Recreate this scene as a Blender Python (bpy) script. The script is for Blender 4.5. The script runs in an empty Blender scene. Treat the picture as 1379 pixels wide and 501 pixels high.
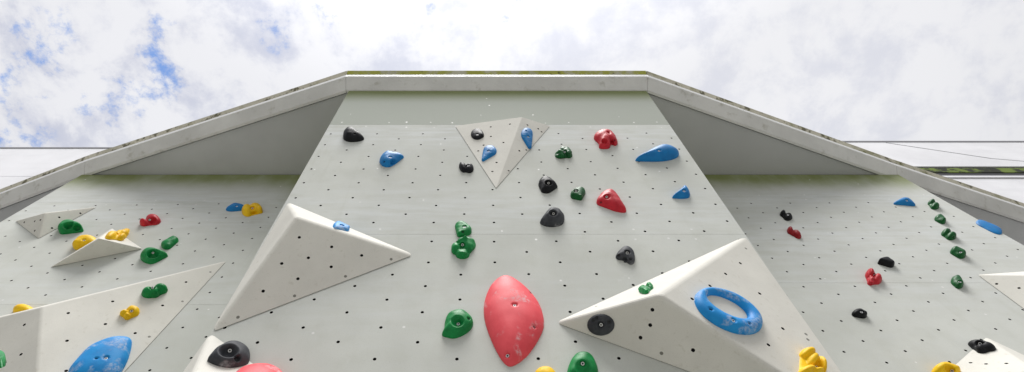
import bpy, bmesh, math, random
from mathutils import Vector, Matrix, noise
from mathutils.geometry import delaunay_2d_cdt
from mathutils.bvhtree import BVHTree

random.seed(7)
scene = bpy.context.scene
COL = scene.collection
CAMZ = 1.5

# ------------------------------------------------------------------ camera model (photo pixels 1379x501)
F, CX, CY = 720.0, 651.0, 250.5
PITCH = math.atan2(F, 330.5)
SP, CP = math.sin(PITCH), math.cos(PITCH)
CAM = Vector((0, 0, CAMZ))

def ray(x, y):
    X = (x - CX) / F; Y = (CY - y) / F
    return Vector((X, -SP * Y + CP, CP * Y + SP))

def proj(p):
    d = p - CAM
    z = d.y * CP + d.z * SP
    yy = -d.y * SP + d.z * CP
    return (CX + F * d.x / z, CY - F * yy / z)

class Plane:
    """A flat face of the place: origin, U to the right, V up along it, N out of it."""
    def __init__(s, o, u, v):
        s.o = Vector(o); s.u = Vector(u).normalized(); s.v = Vector(v).normalized()
        s.n = s.u.cross(s.v).normalized()
        s.v = s.n.cross(s.u).normalized()
    def hit(s, x, y, off=0.0):
        r = ray(x, y)
        t = (s.o + s.n * off - CAM).dot(s.n) / r.dot(s.n)
        return CAM + r * t
    def uv(s, p):
        d = p - s.o
        return (d.dot(s.u), d.dot(s.v))
    def at(s, u, v, w=0.0):
        return s.o + s.u * u + s.v * v + s.n * w
    def mat(s, o=None):
        o = s.o if o is None else o
        return Matrix(((s.u.x, s.v.x, s.n.x, o.x), (s.u.y, s.v.y, s.n.y, o.y), (s.u.z, s.v.z, s.n.z, o.z), (0, 0, 0, 1)))

SOF = 5.3134 + CAMZ                      # soffit height above the ground
FRONT = Plane((0, 1.3778, SOF), (1, 0, 0), (0, -0.12443663, 0.99222756))
SIDE_D = 2.302
LEFT = Plane((0, SIDE_D, SOF), (1, 0, 0), (0, 0, 1))
RIGHT = Plane((0, SIDE_D, SOF), (1, 0, 0), (0, 0, 1))

# ------------------------------------------------------------------ small helpers
def tag(o, label=None, cat=None, group=None, kind=None):
    if label: o['label'] = label
    if cat: o['category'] = cat
    if group: o['group'] = group
    if kind: o['kind'] = kind
    return o

def link(name, me, mats, parent=None, matrix=None):
    o = bpy.data.objects.new(name, me); COL.objects.link(o)
    for m in (mats if isinstance(mats, (list, tuple)) else [mats]):
        me.materials.append(m)
    if matrix is not None: o.matrix_world = matrix
    if parent is not None:
        o.parent = parent
        pm = parent.matrix_world if parent.type == 'MESH' or parent.get('_m') is None else parent.matrix_world
        o.matrix_parent_inverse = pm.inverted()
    return o

def empty(name, loc, label, cat, group=None):
    o = bpy.data.objects.new(name, None); COL.objects.link(o)
    o.empty_display_size = 0.2
    o.matrix_world = Matrix.Translation(Vector(loc))
    return tag(o, label, cat, group)

def bm_mesh(bm, name, smooth=False):
    me = bpy.data.meshes.new(name)
    bm.normal_update()
    bm.to_mesh(me); bm.free()
    if smooth:
        for p in me.polygons: p.use_smooth = True
    return me

def prism(bm, poly, z0, z1, mi=0):
    """closed vertical prism over a plan polygon (counter-clockwise)"""
    a = [bm.verts.new((p[0], p[1], z0)) for p in poly]
    b = [bm.verts.new((p[0], p[1], z1)) for p in poly]
    n = len(poly)
    fs = [bm.faces.new(list(reversed(a))), bm.faces.new(b)]
    for i in range(n):
        fs.append(bm.faces.new((a[i], a[(i + 1) % n], b[(i + 1) % n], b[i])))
    for f in fs: f.material_index = mi
    return fs

def box(bm, x0, x1, y0, y1, z0, z1, mi=0):
    return prism(bm, [(x0, y0), (x1, y0), (x1, y1), (x0, y1)], z0, z1, mi)

# ------------------------------------------------------------------ materials
class NT:
    def __init__(s, name):
        s.m = bpy.data.materials.new(name); s.m.use_nodes = True
        s.t = s.m.node_tree; s.b = s.t.nodes['Principled BSDF']
    def n(s, typ, **kw):
        nd = s.t.nodes.new(typ)
        for k, v in kw.items():
            if k.startswith('_'): setattr(nd, k[1:], v)
            else: nd.inputs[k.replace('__', ' ')].default_value = v
        return nd
    def l(s, a, b): s.t.links.new(a, b)
    def set(s, sock, v):
        if hasattr(v, 'default_value') and hasattr(v, 'node'): s.l(v, sock)
        else: sock.default_value = v
    def math(s, op, a, b=None, c=None, clamp=False):
        nd = s.t.nodes.new('ShaderNodeMath'); nd.operation = op; nd.use_clamp = clamp
        s.set(nd.inputs[0], a)
        if b is not None: s.set(nd.inputs[1], b)
        if c is not None: s.set(nd.inputs[2], c)
        return nd.outputs[0]
    def ss(s, x, a, b, lo=0.0, hi=1.0):
        nd = s.t.nodes.new('ShaderNodeMapRange'); nd.interpolation_type = 'SMOOTHSTEP'
        s.set(nd.inputs['Value'], x)
        nd.inputs['From Min'].default_value = a; nd.inputs['From Max'].default_value = b
        nd.inputs['To Min'].default_value = lo; nd.inputs['To Max'].default_value = hi
        return nd.outputs[0]
    def mix(s, f, a, b, mode='MIX'):
        nd = s.t.nodes.new('ShaderNodeMix'); nd.data_type = 'RGBA'; nd.blend_type = mode
        s.set(nd.inputs[0], f)
        for k, v in ((6, a), (7, b)):
            if isinstance(v, tuple): nd.inputs[k].default_value = (*v[:3], 1)
            else: s.l(v, nd.inputs[k])
        return nd.outputs[2]
    def noise(s, vec, scale, detail=4, rough=0.55, sc=None, dist=0.0):
        if sc is not None:
            mp = s.t.nodes.new('ShaderNodeMapping'); mp.inputs['Scale'].default_value = sc
            s.l(vec, mp.inputs['Vector']); vec = mp.outputs[0]
        nd = s.n('ShaderNodeTexNoise', Scale=scale, Detail=detail, Roughness=rough, Distortion=dist)
        s.l(vec, nd.inputs['Vector']); return nd.outputs['Fac']
    def bump(s, h, strength, dist=0.001):
        nd = s.n('ShaderNodeBump', Strength=strength, Distance=dist)
        s.l(h, nd.inputs['Height']); s.l(nd.outputs[0], s.b.inputs['Normal'])
    def out(s, col, rough=0.6, spec=0.4, metal=0.0):
        s.set(s.b.inputs['Base Color'], (*col[:3], 1) if isinstance(col, tuple) else col)
        s.set(s.b.inputs['Roughness'], rough)
        s.b.inputs['Specular IOR Level'].default_value = spec
        s.b.inputs['Metallic'].default_value = metal
        return s.m

def plain(name, col, rough=0.6, metal=0.0, spec=0.4):
    return NT(name).out(col, rough, spec, metal)

def panel_mat(name, base, top0, top1, bands=(), edge=None, seed=0.0, blot=1.0):
    """painted climbing panel: soft mottling, brushed horizontal streaks, chalky haze bands, green algae under the roof"""
    s = NT(name)
    tc = s.n('ShaderNodeTexCoord').outputs['Object']
    mp = s.t.nodes.new('ShaderNodeMapping'); mp.inputs['Location'].default_value = (seed, seed * 0.37, seed)
    s.l(tc, mp.inputs['Vector']); vec = mp.outputs[0]
    sep = s.n('ShaderNodeSeparateXYZ'); s.l(tc, sep.inputs[0]); U, V = sep.outputs[0], sep.outputs[1]
    big = s.noise(vec, 1.1, 3, 0.6)
    mid = s.noise(vec, 7.0, 5, 0.6)
    streak = s.noise(vec, 1.0, 5, 0.65, sc=(2.2, 15.0, 1.0))
    fine = s.noise(vec, 160.0, 2, 0.6)
    b = base
    col = s.mix(s.ss(big, 0.35, 0.68, 0.5 - 0.5 * blot, 0.5 + 0.5 * blot), tuple(c * 0.93 for c in b), tuple(min(1, c * 1.05) for c in b))
    col = s.mix(s.math('MULTIPLY', s.ss(mid, 0.42, 0.75), 0.38 * blot), col, (b[0] * 0.84, b[1] * 0.84, b[2] * 0.80))
    col = s.mix(s.math('MULTIPLY', s.ss(streak, 0.52, 0.80), 0.25 * blot), col, (0.58, 0.60, 0.60))
    col = s.mix(s.math('MULTIPLY', s.ss(fine, 0.55, 0.72), 0.32), col, (b[0] * 0.70, b[1] * 0.70, b[2] * 0.66))
    rain = s.noise(vec, 1.0, 5, 0.7, sc=(9.0, 0.55, 1.0))
    col = s.mix(s.math('MULTIPLY', s.ss(rain, 0.55, 0.80), 0.28 * blot), col, (b[0] * 0.74, b[1] * 0.74, b[2] * 0.66))
    rub = s.noise(vec, 5.5, 6, 0.72, dist=0.8)
    col = s.mix(s.math('MULTIPLY', s.ss(rub, 0.66, 0.76), 0.30 * blot), col, (b[0] * 0.62, b[1] * 0.62, b[2] * 0.60))
    col = s.mix(s.math('MULTIPLY', s.ss(rub, 0.36, 0.27), 0.22 * blot), col, (0.70, 0.71, 0.71))
    wob = s.math('MULTIPLY', s.math('SUBTRACT', s.noise(vec, 2.2, 4, 0.6), 0.5), 0.30 * blot)
    Vw = s.math('ADD', V, wob)
    for (c0, w, amt) in bands:          # pale chalky bloom with a streaky edge
        d = s.math('ABSOLUTE', s.math('SUBTRACT', Vw, c0))
        k = s.math('MULTIPLY', s.ss(d, 0.0, w, 1.0, 0.0), s.ss(streak, 0.30, 0.70))
        col = s.mix(s.math('MULTIPLY', k, amt), col, (0.70, 0.725, 0.74))
    # algae hanging from the sheltered top edge
    alg = s.ss(Vw, top0, top1)
    soft = s.math('MULTIPLY', alg, s.ss(s.noise(vec, 3.0, 4, 0.6, sc=(1.0, 0.35, 1.0)), 0.15, 0.60, 1.0 - 0.45 * blot, 1.0))
    col = s.mix(s.math('MULTIPLY', soft, 0.92), col, (0.205, 0.24, 0.075))
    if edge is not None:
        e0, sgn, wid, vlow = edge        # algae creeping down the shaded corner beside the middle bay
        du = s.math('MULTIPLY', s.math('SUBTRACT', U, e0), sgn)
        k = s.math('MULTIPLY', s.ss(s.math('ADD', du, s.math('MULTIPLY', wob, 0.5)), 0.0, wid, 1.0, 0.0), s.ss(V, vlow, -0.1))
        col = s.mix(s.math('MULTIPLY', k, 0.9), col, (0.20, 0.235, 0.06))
    s.bump(s.math('ADD', s.math('MULTIPLY', fine, 0.5), mid), 0.35, 0.0012)
    return s.out(col, 0.82, 0.12)

M = {}
PB = (0.575, 0.588, 0.55)
M['front'] = panel_mat('front_panel_paint', PB, -0.34, -0.02, bands=((-1.0, 0.42, 0.55), (-2.15, 0.5, 0.40), (-3.0, 0.4, 0.18)))
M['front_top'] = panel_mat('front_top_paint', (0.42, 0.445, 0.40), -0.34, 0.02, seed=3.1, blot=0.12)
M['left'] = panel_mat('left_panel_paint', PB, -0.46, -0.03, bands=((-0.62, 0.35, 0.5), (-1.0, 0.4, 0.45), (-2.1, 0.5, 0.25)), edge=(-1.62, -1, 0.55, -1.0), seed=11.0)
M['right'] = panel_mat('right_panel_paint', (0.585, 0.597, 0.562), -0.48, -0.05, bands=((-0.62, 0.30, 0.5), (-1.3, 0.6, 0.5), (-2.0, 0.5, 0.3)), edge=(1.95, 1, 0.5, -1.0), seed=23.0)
M['hole'] = plain('insert_steel', (0.02, 0.02, 0.02), 0.5, 0.6)
M['screw'] = plain('filled_screw_head', (0.70, 0.70, 0.68), 0.5)
M['batten'] = plain('backing_timber', (0.05, 0.05, 0.045), 0.8)

def volume_mat(name, base):
    s = NT(name)
    vec = s.n('ShaderNodeTexCoord').outputs['Object']
    big = s.noise(vec, 3.0, 4, 0.6); mid = s.noise(vec, 30.0, 4, 0.6); grit = s.noise(vec, 260.0, 2, 0.5)
    col = s.mix(s.ss(big, 0.35, 0.7), tuple(c * 0.95 for c in base), tuple(min(1, c * 1.04) for c in base))
    col = s.mix(s.math('MULTIPLY', s.ss(mid, 0.58, 0.76), 0.40), col, (base[0] * 0.72, base[1] * 0.70, base[2] * 0.64))
    col = s.mix(s.math('MULTIPLY', s.ss(grit, 0.60, 0.72), 0.30), col, (base[0] * 0.62, base[1] * 0.62, base[2] * 0.58))
    rub = s.noise(vec, 6.0, 6, 0.7, dist=0.7)
    col = s.mix(s.math('MULTIPLY', s.ss(rub, 0.62, 0.74), 0.28), col, (base[0] * 0.6, base[1] * 0.59, base[2] * 0.56))
    s.bump(grit, 0.4, 0.001)
    return s.out(col, 0.8, 0.14)
M['volume'] = volume_mat('volume_grit_paint', (0.70, 0.685, 0.632))

def resin(name, col, dark, scuff=0.0, rough=0.42, lo=0.58, spec=0.24):
    s = NT(name)
    vec = s.n('ShaderNodeTexCoord').outputs['Object']
    a = s.noise(vec, 14.0, 4, 0.6); g = s.noise(vec, 420.0, 2, 0.5)
    c = s.mix(s.ss(a, 0.35, 0.72), col, dark)
    r = rough
    if scuff:
        w = s.noise(vec, 8.5, 3, 0.55, dist=0.5); w2 = s.noise(vec, 60.0, 4, 0.7)
        k = s.math('MULTIPLY', s.ss(w, lo, lo + 0.10), s.ss(w2, 0.35, 0.65))
        c = s.mix(s.math('MULTIPLY', k, scuff), c, (0.74, 0.74, 0.76))
        r = s.math('ADD', rough, s.math('MULTIPLY', k, 0.3))
    s.bump(s.math('ADD', g, s.math('MULTIPLY', a, 2.0)), 0.5, 0.0009)
    return s.out(c, r, spec)
RES = {
    'black': resin('black_resin', (0.007, 0.0075, 0.009), (0.013, 0.014, 0.017), 0.0, 0.5, spec=0.16),
    'grey': resin('worn_black_resin', (0.040, 0.043, 0.050), (0.068, 0.072, 0.08), 0.30, 0.6, spec=0.18),
    'blue': resin('blue_resin', (0.006, 0.20, 0.52), (0.005, 0.155, 0.43), 0.0, 0.48),
    'chalkblue': resin('chalky_blue_resin', (0.012, 0.285, 0.69), (0.008, 0.22, 0.59), 0.42, 0.5, lo=0.50),
    'green': resin('green_resin', (0.004, 0.25, 0.058), (0.003, 0.17, 0.04), 0.0, 0.46),
    'shadedgreen': resin('shaded_green_resin', (0.002, 0.10, 0.02), (0.002, 0.062, 0.013), 0.0, 0.46),  # green resin with the holds' shading painted in as a darker colour
    'red': resin('red_resin', (0.58, 0.022, 0.038), (0.46, 0.016, 0.028), 0.0, 0.46),
    'darkred': resin('dark_red_resin', (0.33, 0.012, 0.018), (0.25, 0.008, 0.014), 0.0, 0.46),
    'yellow': resin('yellow_resin', (0.90, 0.57, 0.006), (0.83, 0.47, 0.004), 0.0, 0.5),
    'pink': resin('pink_resin', (0.83, 0.092, 0.112), (0.77, 0.072, 0.092), 0.45, 0.5, lo=0.555),
}
M['bolt'] = plain('bolt_steel', (0.78, 0.78, 0.78), 0.4, 0.5)
M['recess_shade'] = plain('recess_shade_steel', (0.06, 0.06, 0.06), 0.5, 0.8)  # steel coloured dark, paints the shade inside bolt seats and pits

def weathered(name, base, spots, amt, lo, hi, scale=9.0, extra=None, rough=0.65, sc=None):
    s = NT(name)
    vec = s.n('ShaderNodeTexCoord').outputs['Object']
    a = s.noise(vec, scale, 6, 0.65, sc=sc); b = s.noise(vec, scale * 0.35, 4, 0.6); g = s.noise(vec, 130.0, 3, 0.6)
    col = s.mix(s.ss(b, 0.3, 0.7), tuple(c * 0.9 for c in base), tuple(min(1, c * 1.06) for c in base))
    col = s.mix(s.math('MULTIPLY', s.ss(a, lo, hi), amt), col, spots)
    if extra:
        e = s.noise(vec, extra[1], 5, 0.7)
        col = s.mix(s.math('MULTIPLY', s.ss(e, extra[2], extra[3]), extra[4]), col, extra[0])
    s.bump(s.math('ADD', g, a), 0.4, 0.004)
    return s.out(col, rough, 0.35)
M['fascia'] = weathered('fascia_grey_paint', (0.68, 0.675, 0.66), (0.36, 0.345, 0.285), 0.65, 0.55, 0.74, 6.0, extra=((0.55, 0.55, 0.51), 22.0, 0.60, 0.74, 0.4))
M['coping_moss'] = weathered('mossy_coping', (0.52, 0.51, 0.40), (0.40, 0.41, 0.07), 0.95, 0.38, 0.55, 5.0, extra=((0.07, 0.065, 0.04), 16.0, 0.60, 0.68, 0.8), rough=0.9)
M['coping'] = weathered('lichen_coping', (0.66, 0.63, 0.53), (0.15, 0.14, 0.09), 0.9, 0.53, 0.62, 9.0, extra=((0.22, 0.22, 0.06), 3.0, 0.50, 0.64, 0.5), rough=0.9)
M['flash'] = plain('white_drip_metal', (0.90, 0.90, 0.91), 0.35)
M['soffit'] = weathered('soffit_board', (0.51, 0.515, 0.52), (0.465, 0.47, 0.475), 0.5, 0.5, 0.75, 2.0)
M['deck'] = weathered('roof_felt', (0.12, 0.12, 0.12), (0.2, 0.2, 0.19), 0.5, 0.5, 0.7, 3.0)
M['clad'] = weathered('white_cladding', (0.82, 0.82, 0.85), (0.68, 0.68, 0.72), 0.5, 0.5, 0.8, 1.2, rough=0.45, sc=(0.25, 1.0, 2.5))
M['clad_joint'] = plain('cladding_joint', (0.25, 0.25, 0.27), 0.6)
M['gutter'] = weathered('mossy_gutter', (0.14, 0.20, 0.03), (0.012, 0.014, 0.008), 0.97, 0.46, 0.54, 2.2, rough=0.9)
M['dark'] = plain('dark_metal_strip', (0.012, 0.012, 0.013), 0.4)
M['ground'] = weathered('worn_turf', (0.26, 0.26, 0.24), (0.20, 0.20, 0.185), 0.6, 0.45, 0.7, 1.5, rough=0.85)

# ------------------------------------------------------------------ flat sheet with real holes
def sheet(bm, outline, holes, screws, to3d, depth=0.018, mi=0, mh=1, msc=2, skirt=True, outer=None):
    """flat face over a 2-D outline (counter-clockwise) with drilled holes (u,v,r) and flush screw heads (u,v,r)"""
    verts = [Vector(p) for p in outline]; faces = [list(range(len(outline)))]
    rings = []
    for k, (lst, seg) in enumerate(((holes, 10), (screws, 8))):
        for (u, v, r) in lst:
            b = len(verts)
            for i in range(seg):
                a = 2 * math.pi * (i + 0.37) / seg
                verts.append(Vector((u + r * math.cos(a), v + r * math.sin(a))))
            idx = list(range(b, b + seg)); faces.append(idx); rings.append((k, idx))
    res = delaunay_2d_cdt(verts, [], faces, 0, 1e-7)
    ov, of, ofo, ovo = res[0], res[2], res[5], res[3]
    P = [bm.verts.new(to3d(p.x, p.y, 0.0)) for p in ov]
    nh = len(holes)
    back = {}
    for i, src in enumerate(ovo):
        for s_ in src: back[s_] = i
    for f, src in zip(of, ofo):
        if not src: continue
        ids = [q - 1 for q in src if q > 0]
        if 0 not in src: continue
        inside = ids
        if any(q < nh for q in inside): continue            # drilled away
        try: fc = bm.faces.new([P[i] for i in f])
        except ValueError: continue
        fc.material_index = msc if any(q >= nh for q in inside) else mi
    for k, idx in rings:
        if k: continue
        top = [P[back[i]] for i in idx]
        lo = [bm.verts.new(to3d(verts[i].x, verts[i].y, -depth)) for i in idx]
        n = len(idx)
        for i in range(n):
            fc = bm.faces.new((top[i], top[(i + 1) % n], lo[(i + 1) % n], lo[i])); fc.material_index = mh
        fc = bm.faces.new(lo); fc.material_index = mh
    if skirt:
        m = len(outline)
        top = [P[back[i]] for i in range(m)]
        lo = [bm.verts.new(to3d(outline[i][0], outline[i][1], -0.021)) for i in range(m)]
        for i in range(m):
            fc = bm.faces.new((top[(i + 1) % m], top[i], lo[i], lo[(i + 1) % m])); fc.material_index = mi
    return P

# ------------------------------------------------------------------ climbing walls
def inside(p, poly, mgn=0.0):
    n = len(poly)
    for i in range(n):
        a = Vector(poly[i]); b = Vector(poly[(i + 1) % n]); e = (b - a).normalized()
        if e.x * (p[1] - a.y) - e.y * (p[0] - a.x) < mgn: return False
    return True

def make_panels(root, plane, u0, u1, seams, lattice, mats, skipped=()):
    for k in range(len(seams) - 1):
        vt, vb = seams[k], seams[k + 1]
        poly = [(u0, vb + 0.0010), (u1, vb + 0.0010), (u1, vt - 0.0010), (u0, vt - 0.0010)]
        hs = [(u + random.uniform(-.002, .002), v + random.uniform(-.002, .002), 0.0088) for (u, v) in lattice
              if inside((u, v), poly, 0.025) and not (k in skipped)]
        sc = []
        rnd = random.Random(100 + k)
        n = int((u1 - u0) / 0.2)
        rows = [vt - 0.045, vb + 0.045] if k else [vb + 0.045]
        for vv in rows:
            for i in range(n):
                if rnd.random() < 0.50: sc.append((u0 + 0.1 + i * (u1 - u0 - 0.2) / max(1, n - 1) + rnd.uniform(-.03, .03), vv + rnd.uniform(-.012, .012), rnd.uniform(.0055, .0095)))
        for q in range(1, 4):
            vv = vt + (vb - vt) * q / 4
            for i in range(0, n, 2):
                if rnd.random() < 0.35: sc.append((u0 + 0.12 + i * 0.21 + rnd.uniform(-.05, .05), vv + rnd.uniform(-.04, .04), rnd.uniform(.005, .0085)))
        sc = [s for s in sc if inside(s, poly, 0.02) and all((s[0] - h[0]) ** 2 + (s[1] - h[1]) ** 2 > 0.0006 for h in hs)]
        ok = []
        for s in sc:
            if all((s[0] - q[0]) ** 2 + (s[1] - q[1]) ** 2 > 0.0009 for q in ok): ok.append(s)
        bm = bmesh.new()
        sheet(bm, poly, hs, ok, lambda u, v, w: Vector((u, v, w)))
        me = bm_mesh(bm, 'wall_panel')
        link('wall_panel', me, [mats[k] if isinstance(mats, list) else mats, M['hole'], M['screw']], root, plane.mat())

# middle bay
bay = empty('climbing_wall', (0.14, 2.2, 0), 'tall middle bay of the grey green climbing wall, leaning out under the level front of the roof', 'climbing wall', 'bays of the climbing wall')
FU0, FU1 = -1.3584, 1.6437
lat = []
for i in range(-1, 17):
    u = -1.303 + 0.1985 * i - 0.0004 * i * i
    for k in range(0, 36):
        v = -0.985 - 0.2 * k - (0.0 if i % 2 == 0 else 0.095) + 0.010 * max(0.0, u)
        lat.append((u, v))
lat = [p for p in lat if p[1] < -0.82]
bottom = -(SOF) / 0.99222756 + 0.12
SEAMS = [-0.012, -0.8035, -2.405, -4.006, -5.607, bottom]
make_panels(bay, FRONT, FU0, FU1, SEAMS, lat, [M['front_top'], M['front'], M['front'], M['front'], M['front']], skipped=(0,))
bm = bmesh.new()                                            # backing, gives the joints a dark floor and the bay its depth
pts = [FRONT.at(0, -0.012, -0.022), FRONT.at(0, bottom, -0.022)]
for (x0, x1) in ((FU0 + 0.012, FU1 - 0.012),):
    a = [Vector((x, p.y, p.z)) for x in (x0, x1) for p in pts] + [Vector((x, 2.55, p.z)) for x in (x0, x1) for p in pts]
    V = [bm.verts.new(p) for p in a]
    for q in ((0, 2, 3, 1), (4, 5, 7, 6), (0, 1, 5, 4), (2, 6, 7, 3), (0, 4, 6, 2), (1, 3, 7, 5)):
        bm.faces.new([V[i] for i in q])
bmesh.ops.recalc_face_normals(bm, faces=bm.faces)
link('backing', bm_mesh(bm, 'backing'), M['batten'], bay)
for sx, x in ((-1, FU0), (1, FU1)):
    bm = bmesh.new()
    p0, p1 = FRONT.at(0, -0.012, -0.0225), FRONT.at(0, bottom, -0.0225)
    prof = [(p0.y, p0.z), (SIDE_D - 0.003, p0.z), (SIDE_D - 0.003, p1.z), (p1.y, p1.z)]
    xa, xb = (x, x + 0.010) if sx < 0 else (x - 0.010, x)
    A = [bm.verts.new((xa, y, z)) for y, z in prof]; B = [bm.verts.new((xb, y, z)) for y, z in prof]
    bm.faces.new(A); bm.faces.new(B)
    for i in range(4): bm.faces.new((A[i], A[(i + 1) % 4], B[(i + 1) % 4], B[i]))
    bmesh.ops.recalc_face_normals(bm, faces=bm.faces)
    link('side_panel', bm_mesh(bm, 'side_panel'), M['front'], bay)

# side bays
def side_bay(label, plane, u0, u1, seams, lattice, mat):
    root = empty('climbing_wall', ((u0 + u1) / 2, SIDE_D, 0), label, 'climbing wall', 'bays of the climbing wall')
    make_panels(root, plane, u0, u1, seams, lattice, mat)
    bm = bmesh.new()
    box(bm, u0 + 0.01, u1 - 0.01, SIDE_D + 0.022, SIDE_D + 0.30, 0.05, SOF - 0.003)
    link('backing', bm_mesh(bm, 'backing'), M['batten'], root)
lat = []
for i in range(-14, 12):
    for k in range(0, 36):
        u = -2.935 + 0.1935 * i
        v = (4.591 - 5.3134) - 0.192 * k + (-0.0905 * i) + 0.192 * round(0.0905 * i / 0.192)
        lat.append((u, v))
LU0 = -4.345
side_bay('left bay of the climbing wall, green with algae below the soffit on the cloudy blue side', LEFT, LU0, -1.36, [-0.004, -0.677, -2.278, -3.879, -5.48, -6.7], [p for p in lat if p[1] < -0.69], M['left'])
lat = []
for m in range(-40, 60):
    for n in range(-40, 60):
        u = 3.061 + 0.18 * m + 0.2 * n; v = (3.648 - 5.3134) + 0.1 * m - 0.094 * n
        if 1.5 < u < 4.9 and -6.8 < v < -0.62: lat.append((u, v))
side_bay('right bay of the climbing wall, carrying a column of small green holds', RIGHT, 1.646, 4.49, [-0.004, -0.557, -2.016, -3.6, -5.2, -6.7], lat, M['right'])

# ------------------------------------------------------------------ roof over the wall
def sof_pt(x, y):
    r = ray(x, y); return CAM + r * ((SOF - CAMZ) / r.z)
plan = [sof_pt(3, 276.5), sof_pt(114, 234.4), sof_pt(466, 121), sof_pt(872, 121), sof_pt(1208, 240), sof_pt(1379, 296.5)]
plan = [Vector((p.x, p.y)) for p in plan]
plan[0] = plan[1] + (plan[0] - plan[1]) * 2.6
plan[-1] = plan[-2] + (plan[-1] - plan[-2]) * 2.2

def offs(d):
    """plan line moved outwards (towards the viewer) by d, mitred"""
    out = []
    nrm = []
    for i in range(len(plan) - 1):
        e = (plan[i + 1] - plan[i]).normalized(); nrm.append(Vector((e.y, -e.x)))
    for i, p in enumerate(plan):
        if i == 0: q = p + nrm[0] * d
        elif i == len(plan) - 1: q = p + nrm[-1] * d
        else:
            b = (nrm[i - 1] + nrm[i]).normalized(); q = p + b * (d / b.dot(nrm[i]))
        out.append(q)
    return out

roof = empty('canopy_roof', (0.14, 2.0, SOF), 'flat grey canopy roof with mossy coping, jutting forward over the climbing wall', 'roof')
def strip(name, d0, d1, thick, z0, z1, mat, gap=0.0):
    """a band along the roof edge, leaning out from offset d0 at its foot to d1 at its head, mitred at the bends"""
    A, B, C, D = offs(d0), offs(d1), offs(d1 - thick), offs(d0 - thick)
    for i in range(len(plan) - 1):
        e = (plan[i + 1] - plan[i]).normalized() * gap
        bm = bmesh.new()
        ends = []
        for q, sg in ((i, 1), (i + 1, -1)):
            ends.append([bm.verts.new((p[q].x + e.x * sg, p[q].y + e.y * sg, z)) for p, z in ((A, z0), (B, z1), (C, z1), (D, z0))])
        bm.faces.new(ends[0]); bm.faces.new(ends[1])
        for k in range(4): bm.faces.new((ends[0][k], ends[0][(k + 1) % 4], ends[1][(k + 1) % 4], ends[1][k]))
        bmesh.ops.recalc_face_normals(bm, faces=bm.faces)
        bmesh.ops.bevel(bm, geom=[ed for ed in bm.edges], offset=0.003, segments=1, affect='EDGES')
        link(name, bm_mesh(bm, name), mat[i] if isinstance(mat, list) else mat, roof)
strip('fascia', 0.0, 0.108, 0.03, SOF - 0.008, SOF + 0.105, M['fascia'], gap=0.0010)
strip('drip_flashing', 0.112, 0.119, 0.05, SOF + 0.106, SOF + 0.160, M['flash'])
strip('coping', 0.117, 0.150, 0.22, SOF + 0.161, SOF + 0.207, [M['coping'], M['coping'], M['coping_moss'], M['coping'], M['coping']], gap=0.002)
ins = offs(-0.036)
bm = bmesh.new()
prism(bm, [*ins, Vector((ins[-1].x, 5.4)), Vector((ins[0].x, 5.4))], SOF + 0.012, SOF + 0.05)
bmesh.ops.recalc_face_normals(bm, faces=bm.faces)
bmesh.ops.triangulate(bm, faces=[f for f in bm.faces if len(f.verts) > 4])
link('soffit', bm_mesh(bm, 'soffit'), M['soffit'], roof)
bm = bmesh.new()
prism(bm, [*ins, Vector((ins[-1].x, 5.4)), Vector((ins[0].x, 5.4))], SOF + 0.06, SOF + 0.14)
bmesh.ops.recalc_face_normals(bm, faces=bm.faces)
bmesh.ops.triangulate(bm, faces=[f for f in bm.faces if len(f.verts) > 4])
link('roof_deck', bm_mesh(bm, 'roof_deck'), M['deck'], roof)

# ------------------------------------------------------------------ halls behind
def clad_part(root, x0, x1, y0, y1, z0, z1, joints=()):
    bm = bmesh.new(); box(bm, x0, x1, y0, y1, z0, z1)
    for (ax, az, bx, bz, w) in joints:      # a thin cover strip standing 4 mm proud of the sheet
        d = Vector((bx - ax, 0, bz - az)); n = Vector((-d.z, 0, d.x)).normalized() * w
        P = [Vector((ax, 0, az)) - n, Vector((bx, 0, bz)) - n, Vector((bx, 0, bz)) + n, Vector((ax, 0, az)) + n]
        A = [bm.verts.new((p.x, y0 - 0.006, p.z)) for p in P]; B = [bm.verts.new((p.x, y0 + 0.01, p.z)) for p in P]
        fs = [bm.faces.new(A), bm.faces.new(B)] + [bm.faces.new((A[i], A[(i + 1) % 4], B[(i + 1) % 4], B[i])) for i in range(4)]
        for f in fs: f.material_index = 1
    bmesh.ops.recalc_face_normals(bm, faces=bm.faces)
    link('cladding', bm_mesh(bm, 'cladding'), [M['clad'], M['clad_joint']], root)

FY = 5.5
def zf(y): r = ray(CX, y); return CAMZ + r.z / r.y * FY
def xf(x, y): r = ray(x, y); return r.x / r.y * FY
hall = empty('sports_hall', (14, FY + 5, 0), 'white clad hall behind the roof with a green mossy gutter strip', 'building', 'halls behind the climbing wall')
zt, z1, z2, z3, z4 = zf(191.5), zf(224), zf(231.5), zf(235.5), zf(238)
j = [(xf(1193, 192.3), zt - 0.05, xf(1335, 213.5), zf(213.5), 0.013), (xf(1335, 213.5), zf(213.5), xf(1400, 219), zf(219), 0.006)]
clad_part(hall, 1.0, 34, FY, 22, z1, zt, j)
bm = bmesh.new(); box(bm, 1.0, 34, FY - 0.02, 21.9, zt + 0.002, zt + 0.07); link('roof_edge', bm_mesh(bm, 'roof_edge'), M['clad_joint'], hall)
bm = bmesh.new(); box(bm, 1.0, 34, FY + 0.028, 21.9, z3, z1 - 0.002); link('recess', bm_mesh(bm, 'recess'), M['dark'], hall)
bm = bmesh.new(); box(bm, 1.0, 34, FY + 0.012, FY + 0.026, z2, z1 - 0.09); link('gutter', bm_mesh(bm, 'gutter'), M['gutter'], hall)
bm = bmesh.new(); box(bm, 1.0, 34, FY + 0.02, FY + 0.298, z4 + 0.02, z3 - 0.002); link('sill', bm_mesh(bm, 'sill'), M['clad'], hall)
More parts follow.
